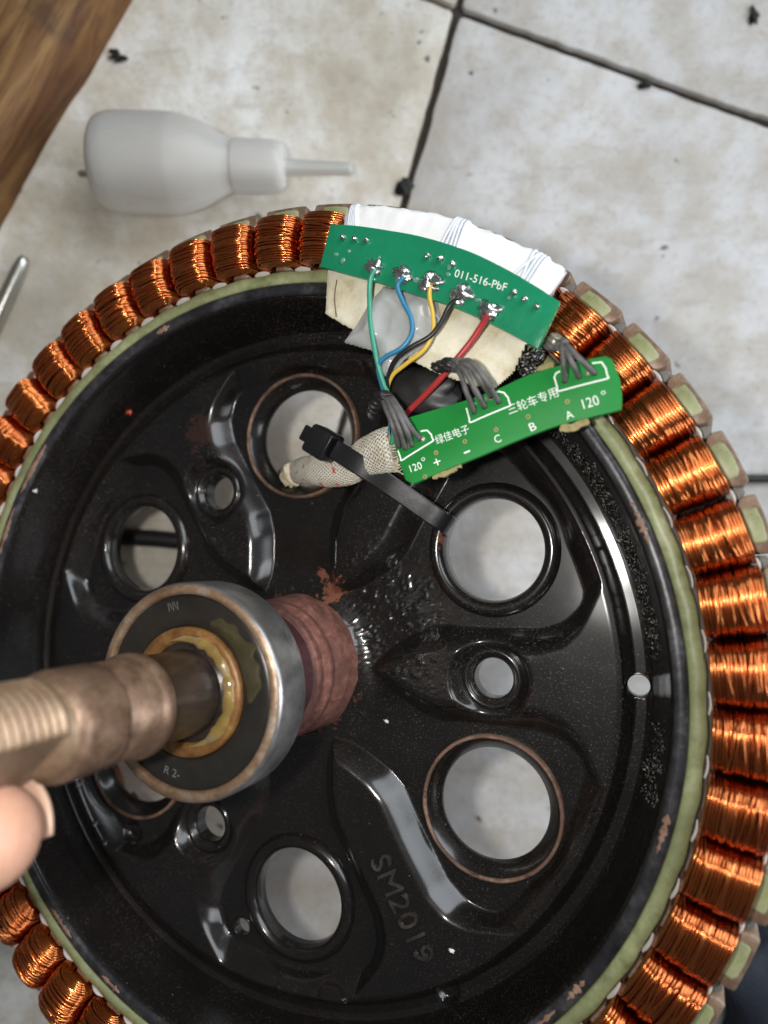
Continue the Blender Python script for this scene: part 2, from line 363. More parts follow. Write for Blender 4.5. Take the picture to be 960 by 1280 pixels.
# ------------------------------------------------------------------ the setting: tiled floor
floor = wmesh('floor', *box((-1.2, -1.2, -.03), (1.2, 1.2, -.0022)), M['grout'], smooth=False); floor['kind'] = 'structure'
V0 = fl(572, 12)[:2]
dA = fl(502, 262)[:2] - V0; dA /= np.linalg.norm(dA)       # grout line running down the picture
dB = fl(957, 152)[:2] - V0; dB /= np.linalg.norm(dB)       # grout line running right
TS = .40; gap = .0020
for i in range(-2, 2):
    for j in range(-2, 2):
        a0 = j * TS + gap / 2 * (.6 if i else 1.2); a1 = (j + 1) * TS - gap / 2; b0 = i * TS + gap / 2; b1 = (i + 1) * TS - gap / 2
        e = []
        pts = [(a0, b0), (a1, b0), (a1, b1), (a0, b1)]
        g = np.random.default_rng(50 + i * 7 + j)
        for k in range(4):
            p, q = np.array(pts[k]), np.array(pts[(k + 1) % 4]); n = 160
            d = (q - p) / np.linalg.norm(q - p); nn = np.array([-d[1], d[0]])
            wob = np.convolve(g.normal(0, 1, n + 12), np.ones(5) / 5, 'same')[6:6 + n] * .00042
            for m in range(n): e.append(p + (q - p) * (m + .5) / n + nn * (abs(wob[m]) * 1.4))
        poly = np.array([V0 + dA * a + dB * b for a, b in e])
        o = wmesh('tile', *prism(poly, -.012, .0 + g.uniform(-.0003, .0003), .0007), M['tile_dirty' if i < 0 else 'tile'], parent=floor)
        sharp(o, 30)

# ------------------------------------------------------------------ the stator
stator = thing('motor_stator', 'round hub motor stator with copper coils around a black pressed steel plate', 'stator', (0, 0, 0))
N = 51; PITCH = 2 * math.pi / N; A0 = 2.56271
HA = [math.radians(-21.3 + 60.2 * k) for k in range(6)]     # big holes: -21(odd) 39 99(odd) 159 219(odd) 279
HR = .522
SA = [math.radians(9 + 60 * k) for k in range(6)]           # ribs
P0, Q0 = -.108, -.153
HW = np.array([(.0, -.06), (.17, -.02), (.205, .028), (.235, .052), (.30, .088), (.345, .101), (.42, .098), (.55, .100), (.60, .116), (.635, .150), (.70, .30)])
_x = np.linspace(0, .70, 701); _y = np.interp(_x, HW[:, 0], HW[:, 1]); _k = np.exp(-(np.arange(-30, 31) / 11.0) ** 2); _y = np.convolve(np.pad(_y, 30, 'edge'), _k / _k.sum(), 'valid'); HW = np.column_stack([_x, _y])
holes_big = [(HR * math.cos(a), HR * math.sin(a), i % 2 == 0) for i, a in enumerate(HA)]
holes_small = [(.455 * math.cos(math.radians(8.6 + 120 * k)), .455 * math.sin(math.radians(8.6 + 120 * k))) for k in range(3)]
holes_tiny = [(px(797, 860, -.115)[:2], .0215), (px(291, 1168, -.115)[:2], .020)]
OUT = np.array([(.0, P0), (.700, P0), (.712, P0 - .002), (.722, P0 - .02), (.732, -.142), (.752, -.143), (.762, -.136), (.776, -.100), (.790, -.052), (.800, -.012), (.806, -.002)])
def pan_z(x, y):
    r = np.hypot(x, y); d = .662 - r
    for a in SA:
        lx = x * math.cos(a) + y * math.sin(a); ly = -x * math.sin(a) + y * math.cos(a)
        hw = np.interp(lx, HW[:, 0], HW[:, 1]); q = np.abs(ly) - hw; q = np.where(lx < 0.1, 9, q)
        k = .02; h = np.clip(.5 + .5 * (d - q) / k, 0, 1); d = d * (1 - h) + q * h - k * h * (1 - h)
    t = np.clip(-d / .054, 0, 1); t = t * (2 - t) * .6 + t * t * (3 - 2 * t) * .4
    z = Q0 + (P0 - Q0) * t
    z = np.where(r > .70, np.interp(r, OUT[:, 0], OUT[:, 1]), z)
    z = z + .030 * np.exp(-np.clip(r - .145, 0, 9) / .022)
    for hx, hy in holes_small:                              # countersunk dishes
        q = np.hypot(x - hx, y - hy); t = np.clip((.088 - q) / .030, 0, 1); t = t * t * (3 - 2 * t)
        z = z * (1 - t) + (P0 - .030) * t
    for hx, hy, odd in holes_big:                           # flat seat round each big hole
        q = np.hypot(x - hx, y - hy); t = np.clip((.168 - q) / .020, 0, 1); t = t * t * (3 - 2 * t)
        z = z * (1 - t) + Q0 * t
    dm = px(556, 1246, -.12); q = np.hypot(x - dm[0], y - dm[1]); z = z - .012 * np.clip((.024 - q) / .006, 0, 1)
    dm = px(418, 1243, -.12); q = np.hypot((x - dm[0]) / 2.1, y - dm[1]); z = z + .006 * np.clip((.018 - q) / .004, 0, 1)
    dm = px(155, 1046, -.12); q = np.hypot(x - dm[0], y - dm[1]); z = z - .012 * np.clip((.026 - q) / .008, 0, 1)
    # weld spatter and runs of varnish by the hub
    w = np.exp(-((r - .27) / .10) ** 2) * np.clip(np.cos(np.arctan2(y, x) - math.radians(36)), 0, 1) ** 6
    nz = vnoise(x * 70, y * 70, 3) * .5 + vnoise(x * 170, y * 170, 5) * .5
    z = z + w * .0045 * np.clip(nz - .45, 0, 1) * 2
    z = z + .0016 * (vnoise(x * 14, y * 14, 9) - .5)
    return z
nr, nt = 205, 1100
rr = np.concatenate([np.linspace(.135, .70, 150), np.linspace(.703, .806, nr - 150)])
th = np.arange(nt) * 2 * math.pi / nt
X = (rr[:, None] * np.cos(th)[None]).ravel(); Y = (rr[:, None] * np.sin(th)[None]).ravel()
cut = [(hx, hy, .138 if odd else .112) for hx, hy, odd in holes_big] + [(hx, hy, .046) for hx, hy in holes_small] + [(c[0], c[1], r) for c, r in holes_tiny]
Zv = pan_z(X, Y)
for hx, hy, hr in cut:
    dx, dy = X - hx, Y - hy; q = np.hypot(dx, dy); m = np.abs(q - hr) < .0030
    X[m] = hx + dx[m] / q[m] * hr; Y[m] = hy + dy[m] / q[m] * hr
idx = np.arange(nr * nt).reshape(nr, nt)
q4 = np.stack([idx[:-1], idx[1:], np.roll(idx, -1, 1)[1:], np.roll(idx, -1, 1)[:-1]], -1).reshape(-1, 4)
cx = X[q4].mean(1); cy = Y[q4].mean(1); keep = np.ones(len(q4), bool)
for hx, hy, hr in cut: keep &= np.hypot(cx - hx, cy - hy) > hr
q4 = q4[keep]; used = np.unique(q4); rem = -np.ones(nr * nt, int); rem[used] = np.arange(len(used))
pan = smesh('carrier_plate', np.column_stack([X, Y, Zv])[used], rem[q4], M['pan'], stator)
so = pan.modifiers.new('thickness', 'SOLIDIFY'); so.thickness = .0016; so.offset = -1

for i, (hx, hy, odd) in enumerate(holes_big):
    if odd:
        v, f = lathe([(.139, -.006), (.137, -.001), (.132, -.006), (.122, -.020), (.1145, -.031), (.1125, -.037), (.115, -.042), (.142, -.03)], 72, (hx, hy, Q0 + .012), True)
        o = smesh('hole_collar', v, f, M['pan'], stator); sharp(o, 50)
        v, f = lathe([(.1460, -.014), (.1460, .000), (.1440, .0035), (.1400, .0035), (.1380, .000), (.1380, -.012)], 90, (hx, hy, Q0 + .012))
        g = np.random.default_rng(i); v[:, 2] += np.repeat(np.convolve(g.normal(0, .0012, 90), [.3, .4, .3], 'same'), 6) * (v[:, 2] > Q0 + .008)
        smesh('rusty_edge', v, f, M['rust'], o)
    else:
        v, f = lathe([(.141, -.004), (.138, .004), (.131, .012), (.122, .015), (.113, .011), (.1075, .000), (.106, -.014), (.106, -.034), (.112, -.034)], 72, (hx, hy, Q0 + .003))
        smesh('rolled_hole_lip', v, f, M['pan'], stator)
for hx, hy in holes_small:
    v, f = lathe([(.064, -.001), (.060, .005), (.054, .006), (.049, .001), (.045, -.005), (.0415, -.008), (.0405, -.016), (.0405, -.045)], 56, (hx, hy, P0 - .029))
    smesh('bolt_hole_wall', v, f, M['pan'], stator)
for c, r in holes_tiny:
    v, f = lathe([(r + .004, .000), (r + .002, .002), (r, .000), (r - .001, -.004), (r - .001, -.022)], 36, (c[0], c[1], float(pan_z(c[:1], c[1:])[0]) + .001))
    smesh('small_hole_wall', v, f, M['pan'], stator)

# lip of the plate, green end ring, core
v, f = lathe([(.8035, -.020), (.8035, -.003), (.806, .001), (.812, .0035), (.822, .0035), (.828, .000), (.829, -.006), (.829, -.05)], 300)
smesh('plate_rim', v, f, M['rim'], stator)
for (k, a0, a1) in ((0, -41, -33), (1, -31, -27.5), (2, -9, -4), (3, 118, 121), (4, 150, 160), (5, 163, 172), (6, -125, -119), (7, -111, -107), (8, 28, 34), (9, -58, -55)):
    g = np.random.default_rng(k); n = 40
    v, f = lathe([(.8055, .0022), (.8085, .0042), (.813, .0052), (.818, .0052), (.822, .0044)], n, a0=math.radians(a0), a1=math.radians(a1))
    v = v.reshape(n + 1, 5, 3); prof = np.sin(np.linspace(0, math.pi, n + 1)) ** .5 * (.25 + 1.1 * vnoise(np.arange(n + 1) * .35, np.zeros(n + 1), k)) * (.8 + .3 * g.random(n + 1))
    mid = v[:, 2:3, :].copy(); v[:, :, :2] = mid[:, :, :2] + (v[:, :, :2] - mid[:, :, :2]) * prof[:, None, None] * .8
    smesh('bare_metal_patch', v.reshape(-1, 3), f, M['rimbrown'], stator)
nn = 612; v, f = lathe([(.8285, -.04), (.8285, -.002), (.832, .002), (.842, .003), (.852, .0015), (.856, -.004), (.857, -.04)], nn)
v = v.reshape(nn, 7, 3); ta = np.arange(nn) * 2 * math.pi / nn; wob = 1 + .0022 * np.cos((A0 - ta) * N)
v[:, 3:, :2] *= wob[:, None, None]; v[:, :, 2] += .0008 * (vnoise(ta * 60, ta * 0)[:, None] - .5)
smesh('green_end_ring', v.reshape(-1, 3), f, M['green'], stator)
v, f = lathe([(.830, -.02), (.872, -.02), (.872, -.38), (.830, -.38)], 153, closed=True); sharp(smesh('yoke', v, f, M['lam'], stator))
v, f = lathe([(.868, -.10), (.966, -.10), (.966, -.12), (.868, -.12)], 153, closed=True); sharp(smesh('slot_blocker', v, f, M['lam'], stator))  # added dark ring so no bright floor shows through the slots

# teeth, coils, slot papers
hw = .415 * PITCH
def tooth_mesh():
    pts = [(.862, -.020), (.962, -.020), (.964, -hw * .72), (.974, -hw * .95), (.985, -hw), (.9985 * math.cos(hw * .95), -.9985 * math.sin(hw * .95))]
    arc = [(math.cos(a), math.sin(a)) for a in np.linspace(-hw * .86, hw * .86, 9)]
    poly = pts + arc + [(x, -y) for x, y in pts[::-1]]
    v, f = prism(poly, -.38, -.008, .003); return mesh('tooth', v * S, f, M['brown'])
tm = tooth_mesh()
pad_vars = []
for k in range(4):
    g = np.random.default_rng(20 + k); o = []
    for x, y in [(.9660, -.027), (.9690, -.0305), (.9860, -.0300), (.9915, -.026), (.9940, 0), (.9915, .026), (.986, .0300), (.969, .031), (.9660, .028), (.965, 0)]:
        o.append((x + g.normal(0, .0008), y + g.normal(0, .0014)))
    v, f = prism(o, -.010, -.0060, .0018); pad_vars.append(mesh('insulation_pad', v * S, f, M['green']))
def coil_mesh(seed):
    g = np.random.default_rng(seed); parts = []
    xi, xo = .863, .9625; n = 20; pit = (xo - xi) / n
    def arch(x, s, slant, lift, wv):
        t = (x - (xi + xo) / 2) / ((xo - xi) / 2)
        w = (.0500 + .0052 * (x - xi) / (xo - xi)) * (1 - .03 * max(0, abs(t) - .7) / .3) + wv
        h = .058 - .008 * t * t + lift
        pth = [(x - slant * .5, -w * .96, -.12), (x - slant * .5, -w * 1.0, -.05)]
        for a in np.linspace(math.pi, 0, 13):
            ca = math.cos(a); sa = math.sin(a)
            pth.append((x + slant * .5 * -ca * -1 if False else x + slant * .5 * ca, w * (abs(ca) ** .72) * np.sign(ca), -.012 + h * sa ** .68))
        pth += [(x + slant * .5, w, -.05), (x + slant * .5, w * .96, -.12)]
        p = np.array(pth); p += g.normal(0, .00022, p.shape); return p
    for i in range(n):
        x = xi + (i + .5) * pit
        p = arch(x, 0, g.normal(.0, pit * .22) + pit * .5, g.normal(0, .0017), g.normal(0, .0007))
        v, f, _ = tube(p, pit * .485, 8, up=(1, 0, 0), caps=False); parts.append((v, f))
    for i in range(g.integers(3, 10)):                      # strands that cross over the layer
        x = g.uniform(xi + 4 * pit, xo - 4 * pit); p = arch(x, 0, g.uniform(-5, 5) * pit, .0038 + g.normal(0, .0006), .0012)
        v, f, _ = tube(p, pit * .485, 8, up=(1, 0, 0), caps=False); parts.append((v, f))
    for x in (xi + pit * .4, xo - pit * .4):                # deeper layers showing at both ends
        for sc in (.90, .80, .70, .60, .50):
            p = arch(x, 0, pit * .2, 0, 0); p[:, 1] *= sc; p[:, 2] = -.012 + (p[:, 2] + .012) * np.where(p[:, 2] > -.012, sc - .04, 1); p[:2, 1] = p[2, 1]; p[-2:, 1] = p[-3, 1]
            v, f, _ = tube(p, pit * .55, 6, up=(1, 0, 0), caps=False); parts.append((v, f))
    core = []; ys = np.linspace(math.pi, 0, 13)
    for x in (xi + .006, xo - .006):
        core += [(x, -.044, -.36)] + [(x, .044 * abs(math.cos(a)) ** .85 * np.sign(math.cos(a)), -.012 + .047 * math.sin(a) ** .8) for a in ys] + [(x, .044, -.36)]
    k = 15; fs = [(i, i + 1, k + i + 1, k + i) for i in range(k - 1)] + [tuple(range(k))[::-1], tuple(range(k, 2 * k))]
    parts.append((np.array(core), fs))
    low = np.array(core); low[:, 2] = -.37 - (low[:, 2] + .36) * .18; parts.append((low, [q[::-1] for q in fs]))
    v, f = join(parts); return mesh('coil', v * S, f, M['copper'])
coil_vars = [coil_mesh(100 + k) for k in range(13)]
def liner(x, yw, bulge, z1):
    ys = np.linspace(-1, 1, 9); v = []
    for dx in (0, .0028):
        for z in (-.10, z1):
            for y in ys: v.append((x + bulge * (1 - y * y) + dx, y * yw, z - .006 * y * y * (z > 0)))
    f = []
    for i in range(8):
        f += [(i, i + 1, 9 + i + 1, 9 + i), (18 + i, 27 + i, 28 + i, 19 + i), (9 + i, 10 + i, 28 + i, 27 + i)]
    return np.array(v), f
lo_ = mesh('slot_liner', liner(.9585, .020, .0075, .006)[0] * S, liner(.9585, .020, .0075, .006)[1], M['paper'])
li_ = mesh('slot_liner', liner(.8570, .0190, .0030, .0015)[0] * S, liner(.8570, .0190, .0030, .0015)[1], M['paper'])
wv, wf = prism([(.972 + .016 * math.cos(a), .0115 * math.sin(a)) for a in np.linspace(0, 2 * math.pi, 14)[:-1]], -.30, -.022, .002)
wm = mesh('slot_wedge', wv * S, wf, M['wedge'])
for k in range(N):
    a = A0 - k * PITCH; g = np.random.default_rng(1000 + k)
    def put(name, me, ang, par=stator, dz=0, sc=1):
        o = link(name, me, par)
        if par is stator: o.rotation_euler = (0, 0, ang); o.location = (0, 0, dz)
        return o
    o = put('tooth', tm, a + g.normal(0, .001)); link('insulation_pad', pad_vars[g.integers(4)], o)
    c = put('coil', coil_vars[int(g.integers(13))], a + g.normal(0, .0012), dz=g.normal(0, .0015) * S)
    c.scale = (1, -1 if g.random() < .5 else 1, g.uniform(.90, 1.10))
    s_ = a - PITCH / 2
    put('slot_liner', lo_, s_ + g.normal(0, .002)); put('slot_liner', li_, s_ + g.normal(0, .002)); put('slot_wedge', wm, s_ + g.normal(0, .001))

# tarry bead in the gutter of the plate
def bead(a0, a1, r0, r1, z, seed, hgt):
    n = int((a1 - a0) * 9); m = 14; A = np.linspace(math.radians(a0), math.radians(a1), n); rr_ = np.linspace(r0, r1, m)
    AA, RR = np.meshgrid(A, rr_, indexing='ij')
    e = np.sin(np.linspace(0, math.pi, m))[None, :] ** .6 * np.clip(np.sin(np.linspace(0, math.pi, n)) * 3, 0, 1)[:, None]
    nz = vnoise(AA * 260, RR * 260, seed) * .55 + vnoise(AA * 95, RR * 130, seed + 1) * .6
    RR2 = RR + (vnoise(AA * 60, RR * 0, seed + 4) - .5) * .012
    Z = np.interp(RR2, OUT[:, 0], OUT[:, 1]) + e * hgt * np.clip(nz - .25, 0, 1) * 1.5 - .003 + z
    v = np.stack([RR2 * np.cos(AA), RR2 * np.sin(AA), Z], -1).reshape(-1, 3)
    f = [(i * m + j, (i + 1) * m + j, (i + 1) * m + j + 1, i * m + j + 1) for i in range(n - 1) for j in range(m - 1)]
    return v, f
for a0, a1, s in ((-6, 5.5, 5), (12, 62, 1)):
    smesh('varnish_bead', *bead(a0, a1, .756, .790, 0, s, .014), M['glueblack'], stator)

# hub, bearing, axle
v, f = lathe([(.160, -.160), (.156, -.140), (.153, -.120), (.1515, -.100), (.1505, -.062), (.1440, -.052), (.1420, -.040), (.1460, -.034), (.1460, -.018), (.1380, -.010), (.1380, .002), (.1415, .008), (.1415, .022), (.1320, .030)], 110)
v = v.reshape(110, -1, 3); v[:, :3, :2] *= 1 + .02 * (vnoise(np.arange(110) * .4, np.zeros(110), 2) - .4)[:, None, None]
hub = sharp(smesh('hub_boss', v.reshape(-1, 3), f, M['hubred'], stator), 45)
sharp(smesh('hub_neck', *lathe([(.1325, .028), (.1300, .034), (.1270, .070), (.1250, .172)], 96), M['neck'], stator), 45)
bear = smesh('bearing', *lathe([(.125, .172), (.186, .170), (.1925, .174), (.195, .180), (.195, .254), (.1930, .2615), (.190, .2640)], 128), M['steel'], stator); sharp(bear, 60)
smesh('outer_ring_edge', *lathe([(.1901, .2638), (.187, .2665), (.180, .2670), (.1745, .2655), (.1730, .2600), (.1728, .250)], 128), M['rustring'], bear)
v, f = lathe([(.1735, .2555), (.170, .2590), (.160, .2600), (.135, .2600), (.122, .2590), (.1165, .2560), (.116, .250)], 128); smesh('rubber_seal', v, f, M['seal'], bear)
smesh('inner_ring', *lathe([(.1155, .250), (.115, .2640), (.1125, .2665), (.098, .2670), (.0905, .2640), (.089, .255), (.070, .25)], 96), M['orange_rust'], bear)
g = np.random.default_rng(5); n = 70; aa = np.linspace(math.radians(-75), math.radians(120), n); pth = []
for a in aa: pth.append((.094 * math.cos(a), .094 * math.sin(a), .2675 + .001 * math.sin(a * 9)))
rad = .0105 * np.clip(np.sin(np.linspace(0, math.pi, n)) * 1.6, .15, 1) * (.75 + .5 * vnoise(np.arange(n) * .35, np.zeros(n), 3))
v, f, _ = tube(pth, rad, 10, flat=.7); smesh('grease_ring', v, f, M['grease'], bear)
v, f = hm = lathe([(.1245, .2596), (.128, .2606), (.140, .2610), (.156, .2607), (.163, .2598)], 40, a0=math.radians(5), a1=math.radians(78))
v = v.reshape(41, 5, 3); e = np.sin(np.linspace(.05, math.pi - .05, 41)) ** .5; md = v[:, 1:2, :2].copy(); v[:, :, :2] = md + (v[:, :, :2] - md) * (e * (.7 + .5 * vnoise(np.arange(41) * .3, np.zeros(41), 6)))[:, None, None]
smesh('grease_smear', v.reshape(-1, 3), f, M['smear'], bear)
# worn characters pressed into the seal
def text_mesh(txt):
    cu = bpy.data.curves.new('t', 'FONT'); cu.body = txt; cu.resolution_u = 3; ob = bpy.data.objects.new('t', cu); COL.objects.link(ob)
    dg = bpy.context.evaluated_depsgraph_get(); dg.update(); me = bpy.data.meshes.new_from_object(ob.evaluated_get(dg))
    v = np.array([q.co[:] for q in me.vertices]); f = [tuple(p.vertices) for p in me.polygons]
    bpy.data.objects.remove(ob); bpy.data.curves.remove(cu); bpy.data.meshes.remove(me)
    v[:, :2] -= v[:, :2].min(0); return v, f, v[:, :2].max(0)
def text_on(name, txt, bl, br, hpx, z, mat, parent, lift=.0006, depth=0):   # lettering between two photo pixels on the plane z
    v, f, mx = text_mesh(txt)
    a, b = px(*bl, z), px(*br, z); e = np.array(br, float) - np.array(bl, float); e /= np.linalg.norm(e); up = np.array([e[1], -e[0]])
    c = px(bl[0] + up[0] * hpx, bl[1] + up[1] * hpx, z)
    V = a + (v[:, :1] / mx[0]) * (b - a) + (v[:, 1:2] / mx[1]) * (c - a); V[:, 2] = z + lift
    if depth:
        n = len(V); from collections import Counter
        V2 = V.copy(); V2[:, 2] -= depth; ed = Counter(); 
        for q in f:
            for i in range(len(q)): ed[(q[i], q[(i + 1) % len(q)])] += 1
        sides = [(i, i + n, j + n, j) for (i, j) in ed if (j, i) not in ed]; V = np.vstack([V, V2]); f = list(f) + sides
    return smesh(name, V, f, mat, parent, smooth=False)
for (txt, ang, rr_, hgt) in (('|\\|\\|', 112, .146, .016), ('R 2-', -92, .140, .014)):
    v, f, mx = text_mesh(txt); sc = hgt / mx[1]; v = v * sc; v[:, 0] -= mx[0] * sc / 2
    a = math.radians(ang); al = a + v[:, 0] * -1 / rr_ if ang > 0 else a + v[:, 0] / rr_; rv = rr_ + (v[:, 1] if ang > 0 else -v[:, 1] + hgt)
    smesh('seal_marking', np.column_stack([rv * np.cos(al), rv * np.sin(al), np.full(len(v), .2606)]), f, M['wedge'], bear, smooth=False)
ax = smesh('axle', *lathe([(.0, -.800), (.060, -.800), (.068, -.790), (.068, -.30), (.085, -.29), (.085, .25), (.0885, .262), (.0770, .268), (.0755, .30), (.0755, .388), (.079, .393)], 96), M['axledark'], stator); sharp(ax, 45)
sh = smesh('axle_shoulder', *lathe([(.079, .3925), (.0830, .3945), (.0850, .3980), (.0850, .412), (.0815, .418), (.0785, .424), (.0785, .478), (.0740, .482), (.0740, .490), (.0800, .495), (.0800, .566), (.0770, .578), (.0700, .584)], 96), M['axle'], stator); sharp(sh, 50)
prof = [(.0700, .5835), (.0670, .588), (.0670, .600)]
z = .600
while z < .97: prof += [(.0665, z), (.0735, z + .0060), (.0735, z + .0075), (.0665, z + .0135)]; z += .0145
prof += [(.066, .985), (.0, .985)]
v, f = lathe(prof, 96)
fn = RM @ np.array([.25, -.52, .82]); fn[2] = 0; fn /= np.linalg.norm(fn)          # flat milled on the side that faces down the picture
d = v[:, :2] @ fn[:2]; m = (d > .044) & (v[:, 2] > .597); v[m, 0] -= (d[m] - .044) * fn[0]; v[m, 1] -= (d[m] - .044) * fn[1]
sharp(smesh('axle_thread', v, f, M['thread'], stator), 40)

# raised characters on the rib below the rusty hole
v, f, mx = text_mesh('SM2019')
text_on('embossed_lettering', 'SM2019', (462, 1076), (522, 1206), 24, P0 + .003, M['emboss'], stator, lift=.0020, depth=.008)
# small chips stuck on the plate
for (x, y, z, r, mt) in ((157, 514, -.10, .012, 'redchip'), (86, 618, -.13, .008, 'print'), (565, 1187, -.112, .007, 'print'), (480, 903, -.14, .006, 'print')):
    c = px(x, y, z); c[2] = float(pan_z(c[0:1], c[1:2])[0]) if np.hypot(c[0], c[1]) < .80 else z
    smesh('paint_chip', *blob(c + np.array([0, 0, .001]), (r, r * .6, .004), 5, .5, int(x)), M[mt], stator)

# ------------------------------------------------------------------ white sleeve, pad and boards on the coils
c_ = pp([(432, 284, .048), (455, 280, .054), (495, 283, .056), (545, 292, .056), (596, 309, .056), (646, 332, .056), (694, 359, .054)])
cp = catmull(c_, 8); n = len(cp); w = np.full(n, .034); w[:4] = (.020, .026, .030, .032)
wb_ = thing('insulating_sleeve', 'white fibre sleeve laced along the coil tops behind the teal circuit board', 'sleeve', c_[3])
sq = [(math.copysign(abs(math.cos(a)) ** .6, math.cos(a)), math.copysign(abs(math.sin(a)) ** .7, math.sin(a))) for a in np.linspace(0, 2 * math.pi, 25)[:-1]]
v, f, _ = tube(cp, w, 24, flat=.46, prof=sq); v += (np.random.default_rng(3).normal(0, .0013, v.shape)); smesh('fibre_body', v, f, M['white'], wb_)
for (i0, k) in ((5, 5), (28, 5), (43, 5)):
    for q in range(k):
        p = cp[min(i0 + q * .6 .__int__() if False else i0, n - 1)] + (cp[min(i0 + 3, n - 1)] - cp[i0]) * (q - 2) * .22
        T = cp[min(i0 + 1, n - 1)] - cp[i0 - 1]; T /= np.linalg.norm(T); sd = np.cross(T, [0, 0, 1]); sd /= np.linalg.norm(sd)
        g = np.random.default_rng(i0 * 9 + q); sk = g.normal(0, .006)
        lp = [p + sd * .0365 * ca + np.array([0, 0, 1]) * .0185 * sa + T * sk * ca for ca, sa in sq + sq[:1]]
        v, f, _ = tube(lp, .0034, 6, up=T); smesh('lacing_cord', v, f, M['lace'], wb_)

def hmap(poly, z0, hgt, seed, res=90):
    P = pp(poly, z0)[:, :2]; lo, hi = P.min(0), P.max(0); xs = np.linspace(lo[0], hi[0], res); ys = np.linspace(lo[1], hi[1], res)
    GX, GY = np.meshgrid(xs, ys, indexing='ij'); n = len(P); D = np.full(GX.shape, 9.); ins = np.zeros(GX.shape, bool)
    for i in range(n):
        a, b = P[i], P[(i + 1) % n]; e = b - a; t = np.clip(((GX - a[0]) * e[0] + (GY - a[1]) * e[1]) / (e @ e), 0, 1)
        D = np.minimum(D, np.hypot(GX - a[0] - t * e[0], GY - a[1] - t * e[1]))
        c = ((a[1] > GY) != (b[1] > GY)) & (GX < (b[0] - a[0]) * (GY - a[1]) / (b[1] - a[1] + 1e-12) + a[0]); ins ^= c
    sd = np.where(ins, D, -D); h = np.clip(sd / .03, 0, 1) ** .5 * hgt * (.6 + .6 * vnoise(GX * 32, GY * 32, seed) + .08 * vnoise(GX * 90, GY * 90, seed + 1))
    k = sd > -.0012; idx = np.arange(res * res).reshape(res, res); f = []; 
    for i in range(res - 1):
        for j in range(res - 1):
            if k[i, j] and k[i + 1, j] and k[i, j + 1] and k[i + 1, j + 1]: f.append((idx[i, j], idx[i + 1, j], idx[i + 1, j + 1], idx[i, j + 1]))
    top = np.column_stack([GX.ravel(), GY.ravel(), (z0 + h).ravel()]); N0 = len(top); bt = top.copy(); bt[:, 2] = z0 - .002
    from collections import Counter
    ed = set((q[i], q[(i + 1) % 4]) for q in f for i in range(4))
    fs = f + [tuple(x + N0 for x in q[::-1]) for q in f] + [(j, i, i + N0, j + N0) for (i, j) in ed if (j, i) not in ed]
    V = np.vstack([top, bt]); us = np.unique(np.array(fs)); rm = -np.ones(len(V), int); rm[us] = np.arange(len(us))
    return V[us], [tuple(rm[list(q)]) for q in fs]
pad = [(410, 330), (407, 392), (424, 403), (437, 410), (470, 428), (505, 446), (545, 466), (585, 480), (618, 487), (642, 466), (659, 428), (600, 395), (540, 366), (470, 342)]
Z_PAD = .052
o = smesh('foam_pad', *hmap(pad, Z_PAD - .012, .0105, 14, 120), M['cream'], label='cream foam pad sticking out under the teal circuit board', cat='pad'); sharp(o, 40)
# vertical score line and torn edge on the pad
q = pp([(421, 350), (418, 372), (420, 396)], Z_PAD); v, f, _ = tube(catmull(q, 5), .0012, 5); smesh('pad_crease', v, f, M['brown'], o)

Z_B = .078; TB = .0115
top = [(413, 280), (445, 282), (480, 287), (520, 294), (560, 305), (600, 320), (650, 346), (700, 377)]
bot = [(672, 436), (640, 418), (600, 398), (560, 381), (520, 368), (480, 355), (440, 344), (400, 333)]
def smoothline(l, k=4): return [tuple(q) for q in catmull(np.array(l, float), k)]
outl = smoothline(top) + smoothline(bot)
ub = thing('sensor_board', 'teal green curved sensor circuit board with five soldered wires and print 011-516-PbF', 'circuit board', px(550, 350, Z_B))
o = smesh('board', *prism(pp(outl, Z_B)[:, :2], Z_B - TB, Z_B, .0008), M['pcb_teal'], ub); sharp(o, 30)
text_on('board_print', '011-516-PbF', (567.5, 346), (632, 364.5), 10, Z_B, M['silk'], ub)
for i, (x, y, r) in enumerate(((469, 334, 11.5), (505, 344, 11.5), (538, 354, 12.5), (575, 370, 13), (612, 390, 12.5))):
    c = px(x, y, Z_B); k = r / FOC * 1.38
    smesh('solder_joint', *blob(c + np.array([0, 0, .004]), (k, k * .8, .0110), 14, .5, 30 + i), M['solder'], ub)
for i, (x, y) in enumerate(((430, 297), (445, 299), (459, 301), (535, 321), (551, 324), (567, 330), (643, 366), (656, 375), (671, 384))):
    c = px(x, y, Z_B); smesh('pin_joint', *blob(c + np.array([0, 0, .002]), (.0058, .0058, .0085), 7, .3, 60 + i), M['solder'], ub)
for i, (x, y) in enumerate(((420, 318), (428, 326), (436, 314), (474, 322), (466, 348), (498, 352), (560, 343), (548, 350), (585, 360), (597, 375), (626, 384), (636, 372), (561, 334), (520, 350))):
    g = np.random.default_rng(i); smesh('resin_drop', *blob(px(x, y, Z_B), (g.uniform(.003, .008), g.uniform(.003, .006), .0026), 8, .25, 80 + i), M['resin'], ub)
# clear silicone lump over the pad
v, f = hmap([(430, 428), (447, 405), (463, 378), (480, 358), (545, 372), (552, 398), (540, 428), (505, 450), (492, 470), (476, 470), (470, 440)], Z_PAD + .001, .022, 4)
smesh('silicone_lump', v, f, M['glue'], label='clear silicone lump smeared on the cream pad around thin wires', cat='glue')

